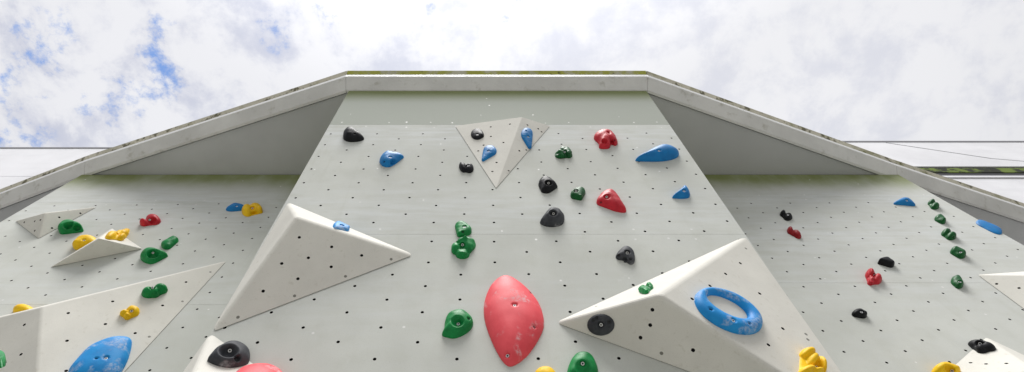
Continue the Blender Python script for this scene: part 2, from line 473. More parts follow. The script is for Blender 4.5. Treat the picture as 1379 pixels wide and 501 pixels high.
bm = bmesh.new(); box(bm, 1.0, 34, FY + 0.10, FY + 0.298, z4 - 0.02, z4 + 0.0185); link('recess', bm_mesh(bm, 'recess'), M['dark'], hall)
clad_part(hall, 1.0, 34, FY + 0.05, 21.9, 0.02, z4 - 0.022)
wing = empty('sports_hall', (-14, FY + 5, 0), 'plain pale clad hall wing behind the roof, below the blue gaps in the clouds', 'building', 'halls behind the climbing wall')
zt2, zj = zf(200), zf(237.5)
clad_part(wing, -36, 0.6, FY, 22, zj + 0.012, zt2)
clad_part(wing, -36, 0.6, FY, 22, 0.02, zj - 0.012)
bm = bmesh.new(); box(bm, -36, 0.6, FY + 0.02, 21.9, zj - 0.011, zj + 0.011); link('recess', bm_mesh(bm, 'recess'), M['clad_joint'], wing)
bm = bmesh.new(); box(bm, -36, 0.6, FY - 0.02, 21.9, zt2 + 0.002, zt2 + 0.06); link('roof_edge', bm_mesh(bm, 'roof_edge'), M['clad_joint'], wing)

# ground
bm = bmesh.new()
V = [bm.verts.new(p) for p in ((-600, -600, 0), (600, -600, 0), (600, 600, 0), (-600, 600, 0))]; bm.faces.new(V)
tag(link('ground', bm_mesh(bm, 'ground'), M['ground']), 'worn turf ground in front of the climbing wall', kind='structure')

# ------------------------------------------------------------------ volumes (big plywood wedges bolted to the wall)
FACES = {}
def volume(key, label, plane, base_px, apex_px, h, holes=(), bev=0.014, grey=()):
    B = [plane.hit(*p) + plane.n * 0.004 for p in base_px]
    A = plane.hit(*apex_px, off=h)
    c = (B[0] + B[1] + B[2]) / 3
    o = plane.at(*plane.uv(c))
    bm = bmesh.new()
    vb = [bm.verts.new(p - o) for p in B]; va = bm.verts.new(A - o)
    fs = [bm.faces.new(vb)]
    for i in range(3): fs.append(bm.faces.new((vb[i], vb[(i + 1) % 3], va)))
    bmesh.ops.recalc_face_normals(bm, faces=bm.faces)
    bm.normal_update()
    # remember face planes before rounding
    for i in range(3):
        a, b = B[i], B[(i + 1) % 3]
        n = (b - a).cross(A - a).normalized()
        if n.dot(plane.n) < 0: n = -n
        u = Vector((1, 0, 0)); u = (u - n * u.dot(n)).normalized()
        FACES[key, i] = Plane(a, u, n.cross(u))
    ridges = [e for e in bm.edges if va in e.verts]
    bmesh.ops.bevel(bm, geom=ridges, offset=bev, segments=4, profile=0.5, affect='EDGES', clamp_overlap=True)
    bm.normal_update()
    # drill the bolt holes in the three big faces
    for i in range(3):
        pl = FACES[key, i]
        cand = [f for f in bm.faces if f.normal.dot(pl.n) > 0.9995 and len(f.verts) >= 3 and abs((f.calc_center_median() + o - pl.o).dot(pl.n)) < 0.002]
        if not cand: continue
        f = max(cand, key=lambda q: q.calc_area())
        ol = [pl.uv(v.co + o) for v in f.verts]
        s = sum(ol[k][0] * ol[(k + 1) % len(ol)][1] - ol[(k + 1) % len(ol)][0] * ol[k][1] for k in range(len(ol)))
        if s < 0: ol.reverse()
        hs = []
        for (x, y) in holes:
            q = pl.uv(pl.hit(x, y))
            if inside(q, ol, 0.012): hs.append((q[0], q[1], 0.0092))
        gs = []
        for (x, y) in grey:
            q = pl.uv(pl.hit(x, y))
            if inside(q, ol, 0.012): gs.append((q[0], q[1], 0.0088))
        bmesh.ops.delete(bm, geom=[f], context='FACES_ONLY')
        sheet(bm, ol, hs, gs, lambda u, v, w: pl.at(u, v, w) - o, depth=0.016, skirt=False)
    bmesh.ops.remove_doubles(bm, verts=bm.verts, dist=1e-5)
    for fc in bm.faces: fc.smooth = False
    ob = link('climbing_volume', bm_mesh(bm, 'climbing_volume'), [M['volume'], M['hole'], M['ply']], None, Matrix.Translation(o))
    return tag(ob, label, 'climbing volume', 'plywood volumes bolted to the climbing wall')
M['ply'] = plain('dull_insert', (0.20, 0.195, 0.17), 0.6)

def cp(o, s, pts): return [(o[0] + x / s, o[1] + y / s) for x, y in pts]

volume('top', 'small beige triangular volume pointing down, high on the middle bay under the roof', FRONT,
       [(613, 170), (668, 254), (740.5, 170)], (703, 157.5), 0.085,
       cp((640, 110), 5.516, [(115, 336), (116, 407), (209, 452), (258, 315), (388, 322), (406, 355), (468, 350), (493, 373)]) +
       cp((640, 190), 5.516, [(22, 73), (158, 159), (328, 72), (380, 67), (249, 222), (127, 226), (62, 30)]), bev=0.004)
volume('large_left', 'large white triangular volume lying along the left edge of the middle bay', FRONT,
       [(388, 273), (284.5, 448), (557.5, 343.5)], (399, 291), 0.20,
       cp((250, 180), 1.561, [(239, 218), (307, 238), (258, 261), (202, 273), (306, 280), (370, 256), (236, 305), (163, 331)]),
       grey=cp((250, 180), 1.561, [(432, 264), (336, 300), (229, 341), (110, 386)]), bev=0.020)
volume('large_right', 'largest pale volume, carrying the blue ring hold at the right edge of the middle bay', FRONT,
       [(1003, 319), (748, 435), (1203, 602)], (886, 396), 0.26,
       cp((740, 290), 2.374, [(329, 302), (322, 351), (291, 391), (459, 431), (610, 153), (563, 187), (672, 250), (513, 225), (456, 267), (746, 362), (700, 414), (371, 145)]) + [(985, 505)],
       grey=cp((740, 290), 2.374, [(358, 441), (628, 106), (149, 291), (118, 297), (441, 145), (826, 397), (820, 380)]), bev=0.022)
volume('bottom', 'white volume low on the left edge of the middle bay, under the dark pocketed hold', FRONT,
       [(283.5, 449.5), (150, 640), (480, 590)], (240, 545), 0.24, [(262, 520), (330, 530)], bev=0.022)
volume('flat_left', 'small flat triangular volume at the outer top corner of the left bay', LEFT,
       [(21, 298), (52, 321.6), (130.5, 279)], (60, 286.5), 0.13,
       cp((0, 260), 5.516, [(180, 217), (258, 209), (258, 280), (440, 180), (597, 150), (386, 260), (300, 200)]), bev=0.010)
volume('peak_left', 'small peaked volume with yellow lobed hold on its white upper face', LEFT,
       [(68, 360.5), (192, 335.5), (151, 308)], (133, 321), 0.17,
       cp((0, 260), 5.516, [(720, 417), (889, 428)]) + cp((10, 340), 4.31, [(392, 43)]), bev=0.008)
volume('big_left', 'big pale volume crossing the lower left bay, carrying the large chalky blue hold', LEFT,
       [(305, 352), (-160, 466), (40, 640)], (56, 413), 0.22,
       cp((130, 340), 3.112, [(68, 205), (37, 300), (162, 338), (277, 222), (375, 124)]) + cp((0, 340), 3.112, [(286, 254), (281, 370), (442, 300), (102, 303), (88, 427), (277, 496), (416, 378)]),
       grey=cp((130, 340), 3.112, [(477, 82), (360, 205), (221, 353)]), bev=0.012)
volume('edge_right', 'plain grey volume cut off by the outer edge on the right bay', RIGHT,
       [(1316.5, 370.5), (1466, 481), (1440, 362)], (1412, 371), 0.16,
       cp((1130, 320), 5.538, [(1342, 376), (1175, 345)]), bev=0.010)
volume('low_right', 'pale volume low on the right bay with a black mushroom hold on its tip', RIGHT,
       [(1328, 455), (1210, 560), (1470, 522)], (1392, 497), 0.18,
       cp((1130, 410), 5.506, [(975, 432), (1090, 441), (1240, 437)]), bev=0.012)

# ------------------------------------------------------------------ holds
BOLT = None
def bolt_mesh():
    global BOLT
    if BOLT: return BOLT
    bm = bmesh.new()
    ro, ri, h = 0.0088, 0.0048, 0.007
    n = 18
    A = [bm.verts.new((ro * math.cos(2 * math.pi * i / n), ro * math.sin(2 * math.pi * i / n), 0)) for i in range(n)]
    Bv = [bm.verts.new((v.co.x, v.co.y, h * 0.85)) for v in A]
    C = [bm.verts.new((v.co.x * 0.9, v.co.y * 0.9, h)) for v in A]
    H = [bm.verts.new((ri * math.cos(2 * math.pi * i / n) * (1 / max(abs(math.cos((2 * math.pi * i / n) % (math.pi / 3) - math.pi / 6)), .5)) * 0.9,
                       ri * math.sin(2 * math.pi * i / n) * (1 / max(abs(math.cos((2 * math.pi * i / n) % (math.pi / 3) - math.pi / 6)), .5)) * 0.9, h)) for i in range(n)]
    L = [bm.verts.new((v.co.x, v.co.y, h - 0.005)) for v in H]
    for i in range(n):
        k = (i + 1) % n
        bm.faces.new((A[i], A[k], Bv[k], Bv[i])); bm.faces.new((Bv[i], Bv[k], C[k], C[i])); bm.faces.new((C[i], C[k], H[k], H[i]))
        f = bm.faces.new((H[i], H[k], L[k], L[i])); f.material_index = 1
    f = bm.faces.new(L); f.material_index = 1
    W0 = [bm.verts.new((v.co.x * 1.22, v.co.y * 1.22, 0.0022)) for v in A]; W1 = [bm.verts.new((v.co.x, v.co.y, 0.0022)) for v in A]; W2 = [bm.verts.new((v.co.x, v.co.y, -0.002)) for v in W0]  # added dark ring, paints the shade of the recess round the head
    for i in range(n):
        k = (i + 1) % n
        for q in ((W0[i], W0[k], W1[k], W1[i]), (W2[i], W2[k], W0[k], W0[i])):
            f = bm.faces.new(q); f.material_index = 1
    BOLT = bm_mesh(bm, 'bolt'); BOLT.materials.append(M['bolt']); BOLT.materials.append(M['recess_shade'])
    return BOLT

PIT_SHADE = None
def pit_shade_mesh():  # added dark cup, its colour stands for the shade inside a pit
    global PIT_SHADE
    if PIT_SHADE: return PIT_SHADE
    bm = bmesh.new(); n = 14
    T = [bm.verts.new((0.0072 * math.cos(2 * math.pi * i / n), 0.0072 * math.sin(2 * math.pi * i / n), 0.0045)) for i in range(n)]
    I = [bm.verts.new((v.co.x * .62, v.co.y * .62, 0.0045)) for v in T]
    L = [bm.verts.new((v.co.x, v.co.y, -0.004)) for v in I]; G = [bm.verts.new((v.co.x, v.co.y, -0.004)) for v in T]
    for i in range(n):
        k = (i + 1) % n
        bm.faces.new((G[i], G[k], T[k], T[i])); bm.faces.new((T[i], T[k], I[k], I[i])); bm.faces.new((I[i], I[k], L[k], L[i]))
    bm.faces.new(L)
    PIT_SHADE = bm_mesh(bm, 'pit_shade_cup'); PIT_SHADE.materials.append(M['recess_shade'])
    return PIT_SHADE

def ico(sub):
    bm = bmesh.new(); bmesh.ops.create_icosphere(bm, subdivisions=sub, radius=1.0)
    vs = [v.co.copy() for v in bm.verts]; bm.verts.index_update(); fs = [[v.index for v in f.verts] for f in bm.faces]; bm.free()
    return vs, fs
ICO = ico(3)
DG = None
GROUP = 'climbing holds bolted to the wall'

def sstep(x, a, b):
    t = min(1, max(0, (x - a) / (b - a))); return t * t * (3 - 2 * t)

def hold(label, colour, plane, bbox, k, blobs, hull=True, bolts=(), dents=(), pits=(), ridges=(), rough=0.05, seed=0, ring=None, core=0.5, outline=None, peak=(0, .1), pw=(2.3, .55)):
    """a cast hold: blobs (x, y, rx, ry[, turn, lift, rise]) in the hold's own outline box; k = how far it stands out over its width"""
    x0, y0, x1, y1 = bbox
    tw, th = x1 - x0, y1 - y0
    cx, cy = (x0 + x1) / 2, (y0 + y1) / 2
    pr = 0.78 * k * tw * (plane.hit(cx, cy) - CAM).length / F
    ax, ay, ox, oy = tw / 2, th / 2, cx, cy
    def cloud(ax, ay, ox, oy, pr):
        c0 = plane.hit(ox, oy)
        out = []
        for b in blobs:
            bx, by, rx, ry = b[:4]; rot = math.radians(b[4]) if len(b) > 4 else 0.0
            lift = b[5] if len(b) > 5 else 0.0; rise = b[6] if len(b) > 6 else 1.0
            ca, sa = math.cos(rot), math.sin(rot)
            pts = []
            for v in ICO[0]:
                ex, ey = v.x * rx, v.y * ry
                X = bx + ex * ca - ey * sa; Y = by + ex * sa + ey * ca
                p = plane.hit(ox + ax * X, oy - ay * Y)
                u, w_ = plane.uv(p)
                pts.append(Vector((u, w_, max((lift + v.z * rise) * pr, -0.012))))
            out.append(pts)
        return c0, out
    def ring_cloud(ax, ay, ox, oy, pr):
        c0 = plane.hit(ox, oy); out = []; NS, NT_ = 48, 16
        pts = []
        for i in range(NS):
            t = 2 * math.pi * i / NS
            fat = ring(t)
            for q in range(NT_):
                s = 2 * math.pi * q / NT_
                cb, sb = math.cos(-0.49), math.sin(-0.49)
                m = 0.5 + 0.5 * math.cos(s)                 # 1 at the outer rim, 0 at the inner rim
                ex, ey = (31 + 20 * m) * math.cos(t), (11 + 14 * m) * math.sin(t)
                X, Y = (ex * cb - ey * sb - 2 * (1 - m)) / 46.5, (ex * sb + ey * cb + 6 * (1 - m)) / 32.5
                p = plane.hit(ox + ax * X, oy - ay * Y); u, w_ = plane.uv(p)
                pts.append(Vector((u, w_, max(math.sin(s) * fat[1] * pr, -0.012))))
        return c0, [pts]
    NRG, NTH = 16, 64
    def dome_cloud(ax, ay, ox, oy, pr):
        c0 = plane.hit(ox, oy); n = len(outline); pts = []
        def edge(t):
            f = t * n; i = int(f) % n; f -= int(f)
            p0, p1, p2, p3 = (outline[(i + q) % n] for q in (-1, 0, 1, 2))
            return [0.5 * ((2 * p1[a]) + (-p0[a] + p2[a]) * f + (2 * p0[a] - 5 * p1[a] + 4 * p2[a] - p3[a]) * f * f + (-p0[a] + 3 * p1[a] - 3 * p2[a] + p3[a]) * f ** 3) for a in (0, 1)]
        for r in range(NRG + 1):
            rho = math.sin(0.5 * math.pi * r / NRG)
            for q in range(NTH):
                e = edge(q / NTH)
                X = peak[0] + (e[0] - peak[0]) * rho; Y = peak[1] + (e[1] - peak[1]) * rho
                u, w_ = plane.uv(plane.hit(ox + ax * X, oy - ay * Y))
                pts.append(Vector((u, w_, pr * max(0.0, 1 - rho ** pw[0]) ** pw[1] + 0.002)))
        for q in range(NTH):
            b = pts[NRG * NTH + q]; pts.append(Vector((b.x, b.y, -0.012)))
        return c0, [pts]
    fn = ring_cloud if ring else dome_cloud if outline else cloud
    for it in range(14):
        c0, cl = fn(ax, ay, ox, oy, pr)
        P = [proj(plane.at(p.x, p.y, max(p.z, 0))) for pts in cl for p in pts]
        bx0, bx1 = min(p[0] for p in P), max(p[0] for p in P); by0, by1 = min(p[1] for p in P), max(p[1] for p in P)
        ax *= (tw / (bx1 - bx0)) ** 0.9
        q = (th / (by1 - by0)) ** 0.9
        ay *= q
        if ay < 0.70 * th / 2: ay = 0.70 * th / 2; pr *= 0.86
        ox += cx - (bx0 + bx1) / 2; oy += cy - (by0 + by1) / 2
    c0, cl = fn(ax, ay, ox, oy, pr)
    uc, vc = plane.uv(c0)
    su = ax * (c0 - CAM).length / F
    def loc(X, Y):
        u, v = plane.uv(plane.hit(ox + ax * X, oy - ay * Y)); return Vector((u - uc, v - vc))
    bm = bmesh.new()
    if ring:
        NS, NT_ = 48, 16
        V = [bm.verts.new((p.x - uc, p.y - vc, p.z)) for p in cl[0]]
        for i in range(NS):
            for q in range(NT_):
                a, b = i * NT_ + q, i * NT_ + (q + 1) % NT_
                c, d = ((i + 1) % NS) * NT_ + (q + 1) % NT_, ((i + 1) % NS) * NT_ + q
                try: bm.faces.new((V[a], V[d], V[c], V[b]))
                except ValueError: pass
        bmesh.ops.recalc_face_normals(bm, faces=bm.faces)
    elif outline:
        V = [bm.verts.new((p.x - uc, p.y - vc, p.z)) for p in cl[0]]
        for r in range(NRG + 1):
            for q in range(NTH):
                a, b = r * NTH + q, r * NTH + (q + 1) % NTH
                bm.faces.new((V[a], V[a + NTH], V[b + NTH], V[b]))
        bm.faces.new([V[(NRG + 1) * NTH + q] for q in range(NTH)])
        bmesh.ops.remove_doubles(bm, verts=bm.verts, dist=1e-5)
        bmesh.ops.recalc_face_normals(bm, faces=bm.faces)
    elif hull:
        for pts in cl:
            for p in pts: bm.verts.new((p.x - uc, p.y - vc, p.z))
        r = bmesh.ops.convex_hull(bm, input=bm.verts)
        bmesh.ops.delete(bm, geom=[v for v in bm.verts if not v.link_faces], context='VERTS')
    else:
        for pts in cl:
            V = [bm.verts.new((p.x - uc, p.y - vc, p.z)) for p in pts]
            for f in ICO[1]: bm.faces.new([V[i] for i in f])
        b2 = bmesh.new()                                    # a lower common body joins the lobes
        allp = [p for pts in cl for p in pts]; mid = sum(allp, Vector()) / len(allp)
        for p in allp: b2.verts.new((mid.x + (p.x - mid.x) * .93 - uc, mid.y + (p.y - mid.y) * .93 - vc, p.z * (core if p.z > 0 else 1)))
        bmesh.ops.convex_hull(b2, input=b2.verts)
        bmesh.ops.delete(b2, geom=[v for v in b2.verts if not v.link_faces], context='VERTS')
        vm = {v: bm.verts.new(v.co) for v in b2.verts}
        for f in b2.faces: bm.faces.new([vm[v] for v in f.verts])
        b2.free()
    me = bm_mesh(bm, 'tmp')
    ob = bpy.data.objects.new('tmp', me); COL.objects.link(ob)
    md = ob.modifiers.new('r', 'REMESH'); md.mode = 'VOXEL'; md.voxel_size = max(0.0026, min(0.0065, su / 22)); md.use_smooth_shade = True
    sm = ob.modifiers.new('s', 'SMOOTH'); sm.factor = 0.5; sm.iterations = 6 if hull else 9
    dg = bpy.context.evaluated_depsgraph_get()
    me2 = bpy.data.meshes.new_from_object(ob.evaluated_get(dg))
    bpy.data.objects.remove(ob); bpy.data.meshes.remove(me)
    me2.name = 'climbing_hold'
    # surface shaping: hollows, ridges and bolt seats sit where the casting shows them, cut square to its surface
    M4 = plane.mat(plane.at(uc, vc)); INV = M4.inverted(); camL = INV @ CAM
    me2.update()
    BV = BVHTree.FromPolygons([v.co for v in me2.vertices], [tuple(f.vertices) for f in me2.polygons])
    def seat(X, Y):
        q = INV @ (CAM + ray(cx + tw / 2 * X, cy - th / 2 * Y))
        h = BV.ray_cast(camL, (q - camL).normalized())
        if h[0] is None or h[0].z < 0.002:
            p = loc(X, Y); h = BV.find_nearest(Vector((p.x, p.y, pr * .6)))
        n = h[1] if h[1].dot(camL - h[0]) > 0 else -h[1]
        return h[0].copy(), n.normalized()
    D = [(*seat(d[0], d[1]), d[2] * su, d[3] * pr) for d in dents]
    Rg = [(seat(r[0], r[1])[0], seat(r[2], r[3])[0], r[4] * su, r[5] * pr) for r in ridges]
    sd = Vector((seed * 3.7 + len(label), seed * 1.3, 0))
    nrm = [v.normal.copy() for v in me2.vertices]; new = []
    for v in me2.vertices:
        c = v.co.copy()
        if c.z < 0.0005:
            c.z = -0.003; new.append(c); continue
        n = nrm[v.index]; m = Vector()
        k = sstep(c.z, 0.0, 0.35 * pr)
        for (p, dn, r, dep) in D:
            m -= (dn * .7 + Vector((0, 0, .3))) * (1.25 * dep * (1 - sstep((c - p).length, 0.35 * r, 1.08 * r))) * k
        for (a, b, r, dep) in Rg:
            t = min(1, max(0, (c - a).dot(b - a) / max(1e-9, (b - a).length_squared)))
            m += n * (dep * math.exp(-((c - a.lerp(b, t)).length / r) ** 2 * 1.6)) * k
        m += n * (rough * pr * noise.noise(c / max(su, .03) * 2.2 + sd)) * k
        c = c + m; c.z = max(c.z, 0.003); new.append(c)
    for v, c in zip(me2.vertices, new): v.co = c
    me2.update()
    BV = BVHTree.FromPolygons([v.co for v in me2.vertices], [tuple(f.vertices) for f in me2.polygons])
    seats = []
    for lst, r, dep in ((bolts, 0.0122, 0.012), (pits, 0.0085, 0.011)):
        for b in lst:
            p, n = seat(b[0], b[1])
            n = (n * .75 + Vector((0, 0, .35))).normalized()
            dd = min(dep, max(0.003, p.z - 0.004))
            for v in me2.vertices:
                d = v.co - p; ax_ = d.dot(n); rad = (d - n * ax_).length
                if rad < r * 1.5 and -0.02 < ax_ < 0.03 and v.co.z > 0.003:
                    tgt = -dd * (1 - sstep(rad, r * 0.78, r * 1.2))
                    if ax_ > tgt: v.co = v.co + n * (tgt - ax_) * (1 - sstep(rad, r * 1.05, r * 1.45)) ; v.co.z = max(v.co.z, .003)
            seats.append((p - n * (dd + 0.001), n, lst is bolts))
    me2.update()
    for p in me2.polygons: p.use_smooth = True
    me2.materials.clear()
    o = link('climbing_hold', me2, RES[colour], None, plane.mat(plane.at(uc, vc)))
    tag(o, label, 'climbing hold', GROUP)
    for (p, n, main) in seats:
        b = bpy.data.objects.new('bolt' if main else 'pit_shade_cup', bolt_mesh() if main else pit_shade_mesh()); COL.objects.link(b)
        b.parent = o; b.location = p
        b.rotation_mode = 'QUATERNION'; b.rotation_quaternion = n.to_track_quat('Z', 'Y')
    return o

E1 = [(0, 0, 1, 1)]
# ---- middle bay, upper part
hold('black teardrop hold at the top left corner of the middle bay', 'black', FRONT, (462, 170.5, 490.5, 191.5), .42, [(-.4, .2, .6, .8), (.78, -.4, .22, .35, 0, 0, .5)], pits=[(.1, .1)], outline=[(-.3, 1), (.1, .85), (.5, .3), (1, -.4), (.85, -.75), (.2, -1), (-.6, -.95), (-1, -.5), (-.98, .3), (-.7, .85)], peak=(-.3, .2))
hold('two-holed blue hold beside the black teardrop near the top left of the middle bay', 'blue', FRONT, (511, 202.5, 544, 225.5), .32, [(-.45, -.15, .55, .85), (.65, .3, .35, .4, 0, 0, .6)], bolts=[(-.12, .25)], pits=[(-.62, -.3)], dents=[(.35, -.75, .35, .5)], outline=[(-.3, 1), (.2, .75), (.75, .65), (1, .35), (.75, 0), (.3, -.6), (-.2, -1), (-.7, -.9), (-1, -.35), (-.85, .35)], peak=(-.3, .1))
hold('small round black hold on the top left corner of the high beige volume', 'black', FACES['top', 0], (634, 173, 652, 188.5), .3, [(0, 0, .92, .92), (.6, -.2, .4, .4)], bolts=[(-.05, .05)])
hold('small blue teardrop hold in the middle of the high beige volume', 'blue', FACES['top', 0], (648.5, 195.5, 669, 217.8), .3, [(.12, .3, .88, .7), (-.75, -.85, .2, .2, 0, 0, .6)], bolts=[(-.1, .35)])
hold('slim upright blue hold on the right face of the high beige volume', 'blue', FACES['top', 1], (701.5, 172, 717.5, 201), .35, [(0, .35, .95, .62), (.45, -.85, .3, .18, 0, 0, .6)], bolts=[(.25, .2)], pits=[(-.1, .75)])
hold('little black two-ridged hold just left of the high beige volume', 'black', FRONT, (618, 218, 638, 233.5), .42, [(-.5, .1, .48, .85, 20), (.4, -.05, .6, .75)], hull=False, bolts=[(.25, .45)], dents=[(-.05, .3, .22, .5)])
hold('small knobbly green hold right of the high beige volume', 'shadedgreen', FRONT, (747, 197.2, 771, 214), .35, [(-.35, -.25, .6, .7), (.3, .15, .6, .75), (.6, -.35, .4, .5), (.0, .45, .4, .5)], hull=False, bolts=[(.1, .2)], ridges=[(-.5, .2, -.1, -.7, .2, .3), (.5, .3, .5, -.5, .2, .2)], rough=.3)
hold('red double-lobed hold high on the right of the middle bay', 'red', FRONT, (799.5, 173.5, 832, 201), .42, E1, dents=[(-.1, -.2, .26, .4)], ridges=[(.22, .75, .5, -.35, .13, -.35)], pits=[(.75, -.1)], outline=[(-.3, 1), (.3, .95), (.75, .4), (1, -.3), (.8, -.62), (.45, -.5), (.3, -.9), (-.1, -1), (-.55, -.9), (-.6, -.4), (-1, .2), (-.8, .75)])
hold('wide blue fin-shaped hold at the top right edge of the middle bay', 'blue', FRONT, (855, 194, 914.5, 218), .26, [(.35, 0, .65, .95), (-.92, -.72, .08, .25, 0, 0, .25)], bolts=[(.1, .3)], outline=[(.3, 1), (.7, .8), (1, .2), (.85, -.4), (.3, -.8), (-.5, -.85), (-1, -.75), (-.85, -.45), (-.4, .3), (0, .8)], peak=(.3, .1))
hold('black cupped hold right below the tip of the high beige volume', 'black', FRONT, (725, 236.8, 751, 260.8), .45, [(-.3, .35, .65, .62), (.8, -.15, .2, .3, 0, 0, .6), (-.15, -.6, .6, .4)], bolts=[(.05, .2)], dents=[(.05, .25, .42, .5)], outline=[(-.4, 1), (.0, .9), (.5, .5), (1, -.1), (.95, -.3), (.5, -.7), (0, -1), (-.6, -.9), (-.85, -.4), (-1, .1), (-.85, .7)])
hold('small green cupped hold between the black cup and the red triangular hold', 'shadedgreen', FRONT, (768, 251, 788.5, 270.2), .45, [(.25, .25, .72, .72), (-.6, -.2, .4, .6), (.3, -.8, .28, .22)], bolts=[(-.25, .4)], dents=[(-.25, .4, .35, .4)])
hold('red rounded triangular hold in the right half of the middle bay', 'red', FRONT, (803, 254, 843.5, 286.8), .32, [(-.2, .35, .55, .65), (-.7, -.15, .3, .4), (.82, -.78, .2, .22, 0, 0, .5)], bolts=[(-.3, .35)], pits=[(-.7, -.1)], dents=[(-.3, .35, .25, .25)], ridges=[(-.1, .7, .5, -.5, .15, .12)], outline=[(-.25, 1), (.1, .95), (.45, .4), (.8, -.3), (1, -.8), (.85, -1), (.2, -.85), (-.5, -.5), (-.95, -.25), (-1, .1), (-.7, .65)], peak=(-.15, .2))
hold('dark cupped hold with pocket on top, above the wall seam near the centre', 'grey', FRONT, (727, 278.7, 760.2, 306), .48, [(.12, .15, .86, .85), (-.6, -.45, .4, .5)], bolts=[(.1, .35)], dents=[(.08, .45, .36, .4)], outline=[(.15, 1), (.6, .8), (.95, .3), (1, -.2), (.8, -.75), (.2, -1), (-.5, -.95), (-1, -.55), (-.85, -.05), (-.55, .5), (-.25, .9)], peak=(.1, .2))
hold('small blue shark-fin hold near the right edge of the middle bay', 'blue', FRONT, (905, 249.6, 929.2, 268), .4, E1, bolts=[(.35, .25)], outline=[(.3, 1), (.65, .7), (1, -.2), (.9, -.8), (.2, -1), (-.6, -.95), (-1, -.8), (-.5, -.2), (0, .5)], peak=(.35, .15))
hold('dark hold with notched foot, above the left tip of the largest volume', 'grey', FRONT, (829, 331, 855.2, 357), .4, [(-.1, .4, .75, .6), (-.7, -.25, .3, .4), (.55, -.6, .42, .42)], bolts=[(.2, .3)], dents=[(.2, .35, .3, .3), (-.35, -.85, .3, .6)], pits=[(-.7, .0), (.55, -.35)], outline=[(-.15, 1), (.4, .95), (.85, .5), (1, -.1), (.95, -.7), (.6, -1), (.2, -.75), (-.3, -.5), (-.75, -.4), (-1, -.1), (-.75, .45)], peak=(.1, .2))
hold('upper of two touching green holds in the centre of the middle bay', 'green', FRONT, (612.5, 297.2, 635.2, 320), .38, [(-.2, .42, .72, .58), (.6, -.15, .4, .6), (-.35, -.7, .35, .3)], bolts=[(.15, .35)], pits=[(-.05, -.3)])
hold('lower and larger of two touching green holds in the centre of the middle bay', 'green', FRONT, (607.5, 318.2, 641, 349.2), .34, [(.15, .3, .8, .7), (-.6, -.15, .4, .5), (-.1, -.65, .55, .38)], hull=False, bolts=[(-.1, .25)], dents=[(-.15, .2, .3, .4)], ridges=[(-.5, .5, .15, .8, .13, .25), (.15, .8, .6, -.3, .16, .3), (-.3, -.4, .2, -.5, .15, .2)], rough=.16)
hold('huge chalk-scuffed pink hold, an upright oval low in the centre of the middle bay', 'pink', FRONT, (651, 370.3, 733, 494.5), .24, [(-.25, .55, .48, .45), (.46, .10, .54, .5), (-.42, .1, .58, .6), (.22, -.35, .52, .5), (-.30, -.4, .48, .5), (-.15, -.72, .36, .28, 0, 0, .7)], bolts=[(.03, .36), (-.22, -.74)], pits=[(.68, -.12), (.56, .62)], rough=.02, outline=[(-.25, 1), (.3, .8), (.8, .42), (1, 0), (.9, -.32), (.5, -.74), (.1, -.96), (-.2, -1), (-.5, -.76), (-.82, -.3), (-.98, .1), (-.95, .45), (-.7, .82)], peak=(-.05, 0), pw=(2.4, .75))
hold('round green dish hold with a side hole, left of the huge pink hold', 'green', FRONT, (595, 416, 637.3, 456.3), .36, [(.1, .22, .82, .76), (-.82, -.76, .18, .22, 0, 0, .5), (.3, -.45, .6, .48)], bolts=[(.05, .05)], dents=[(.0, .22, .44, .42)], pits=[(.72, .38)], outline=[(-.05, 1), (.45, .95), (.85, .55), (1, .1), (.85, -.35), (.4, -.75), (-.2, -1), (-.7, -.92), (-1, -.75), (-.85, -.3), (-.8, .2), (-.55, .75)])
hold('yellow hold peeking in at the bottom edge below the pink hold', 'yellow', FRONT, (719, 493, 749, 520), .35, E1)
hold('green oval hold low between the pink hold and the largest volume', 'green', FRONT, (763, 473.2, 806, 514), .36, [(.0, .25, .82, .75), (-.3, -.5, .6, .5), (.6, -.4, .4, .5)], bolts=[(.02, .2)], dents=[(.05, -.05, .5, .3)], outline=[(0, 1), (.5, .85), (.85, .3), (1, -.4), (.9, -.9), (0, -1), (-.9, -.9), (-1, -.4), (-.8, .3), (-.45, .85)])

# ---- on the volumes of the middle bay
hold('small blue hold on the thin white upper face of the large left volume', 'chalkblue', FACES['large_left', 2], (448, 297.6, 471, 311.8), .35, [(-.4, .3, .55, .65), (.8, -.7, .2, .28)], bolts=[(.1, .25)])
hold('little green two-lobed hold on the thin upper face of the largest volume', 'green', FACES['large_right', 0], (860, 380, 880, 396.4), .5, [(-.25, -.3, .72, .68), (.55, .45, .42, .5)], hull=False, ridges=[(-.5, 0, .1, -.6, .2, .3)], rough=.2)
hold('dark disc-shaped hold on the shaded lower face of the largest volume', 'grey', FACES['large_right', 1], (790.5, 422.5, 828, 452.2), .20, [(0, 0, 1, 1), (-.2, .1, .75, .8)], bolts=[(0, -.02)], pits=[(-.55, .4), (.6, .25), (-.3, .6)], dents=[(0, 0, .25, .3)])
def ringfat(t):
    a = math.radians(278)
    g = 0.5 + 0.5 * math.cos(t - a)
    return (0.085 + 0.34 * g ** 1.6, 0.74 + 0.26 * g)
hold('large chalky blue ring hold on the right face of the largest volume', 'chalkblue', FACES['large_right', 2], (934.5, 386.5, 1027.5, 451.5), .14, E1, ring=lambda t: ringfat(t), bolts=[(.16, -.36)], pits=[(-.5, .1), (.62, -.5), (-.62, .62)], rough=.03)
hold('yellow sculpted hold with head and foot, below the blue ring on the largest volume', 'yellow', FACES['large_right', 2], (1074, 467, 1114, 509), .38, [(-.35, .62, .55, .36), (-.05, .1, .42, .5), (.6, -.25, .2, .72, 22), (-.4, -.75, .6, .34), (.25, -.85, .5, .25)], hull=False, core=.22, bolts=[(.3, -.3)], rough=.06)
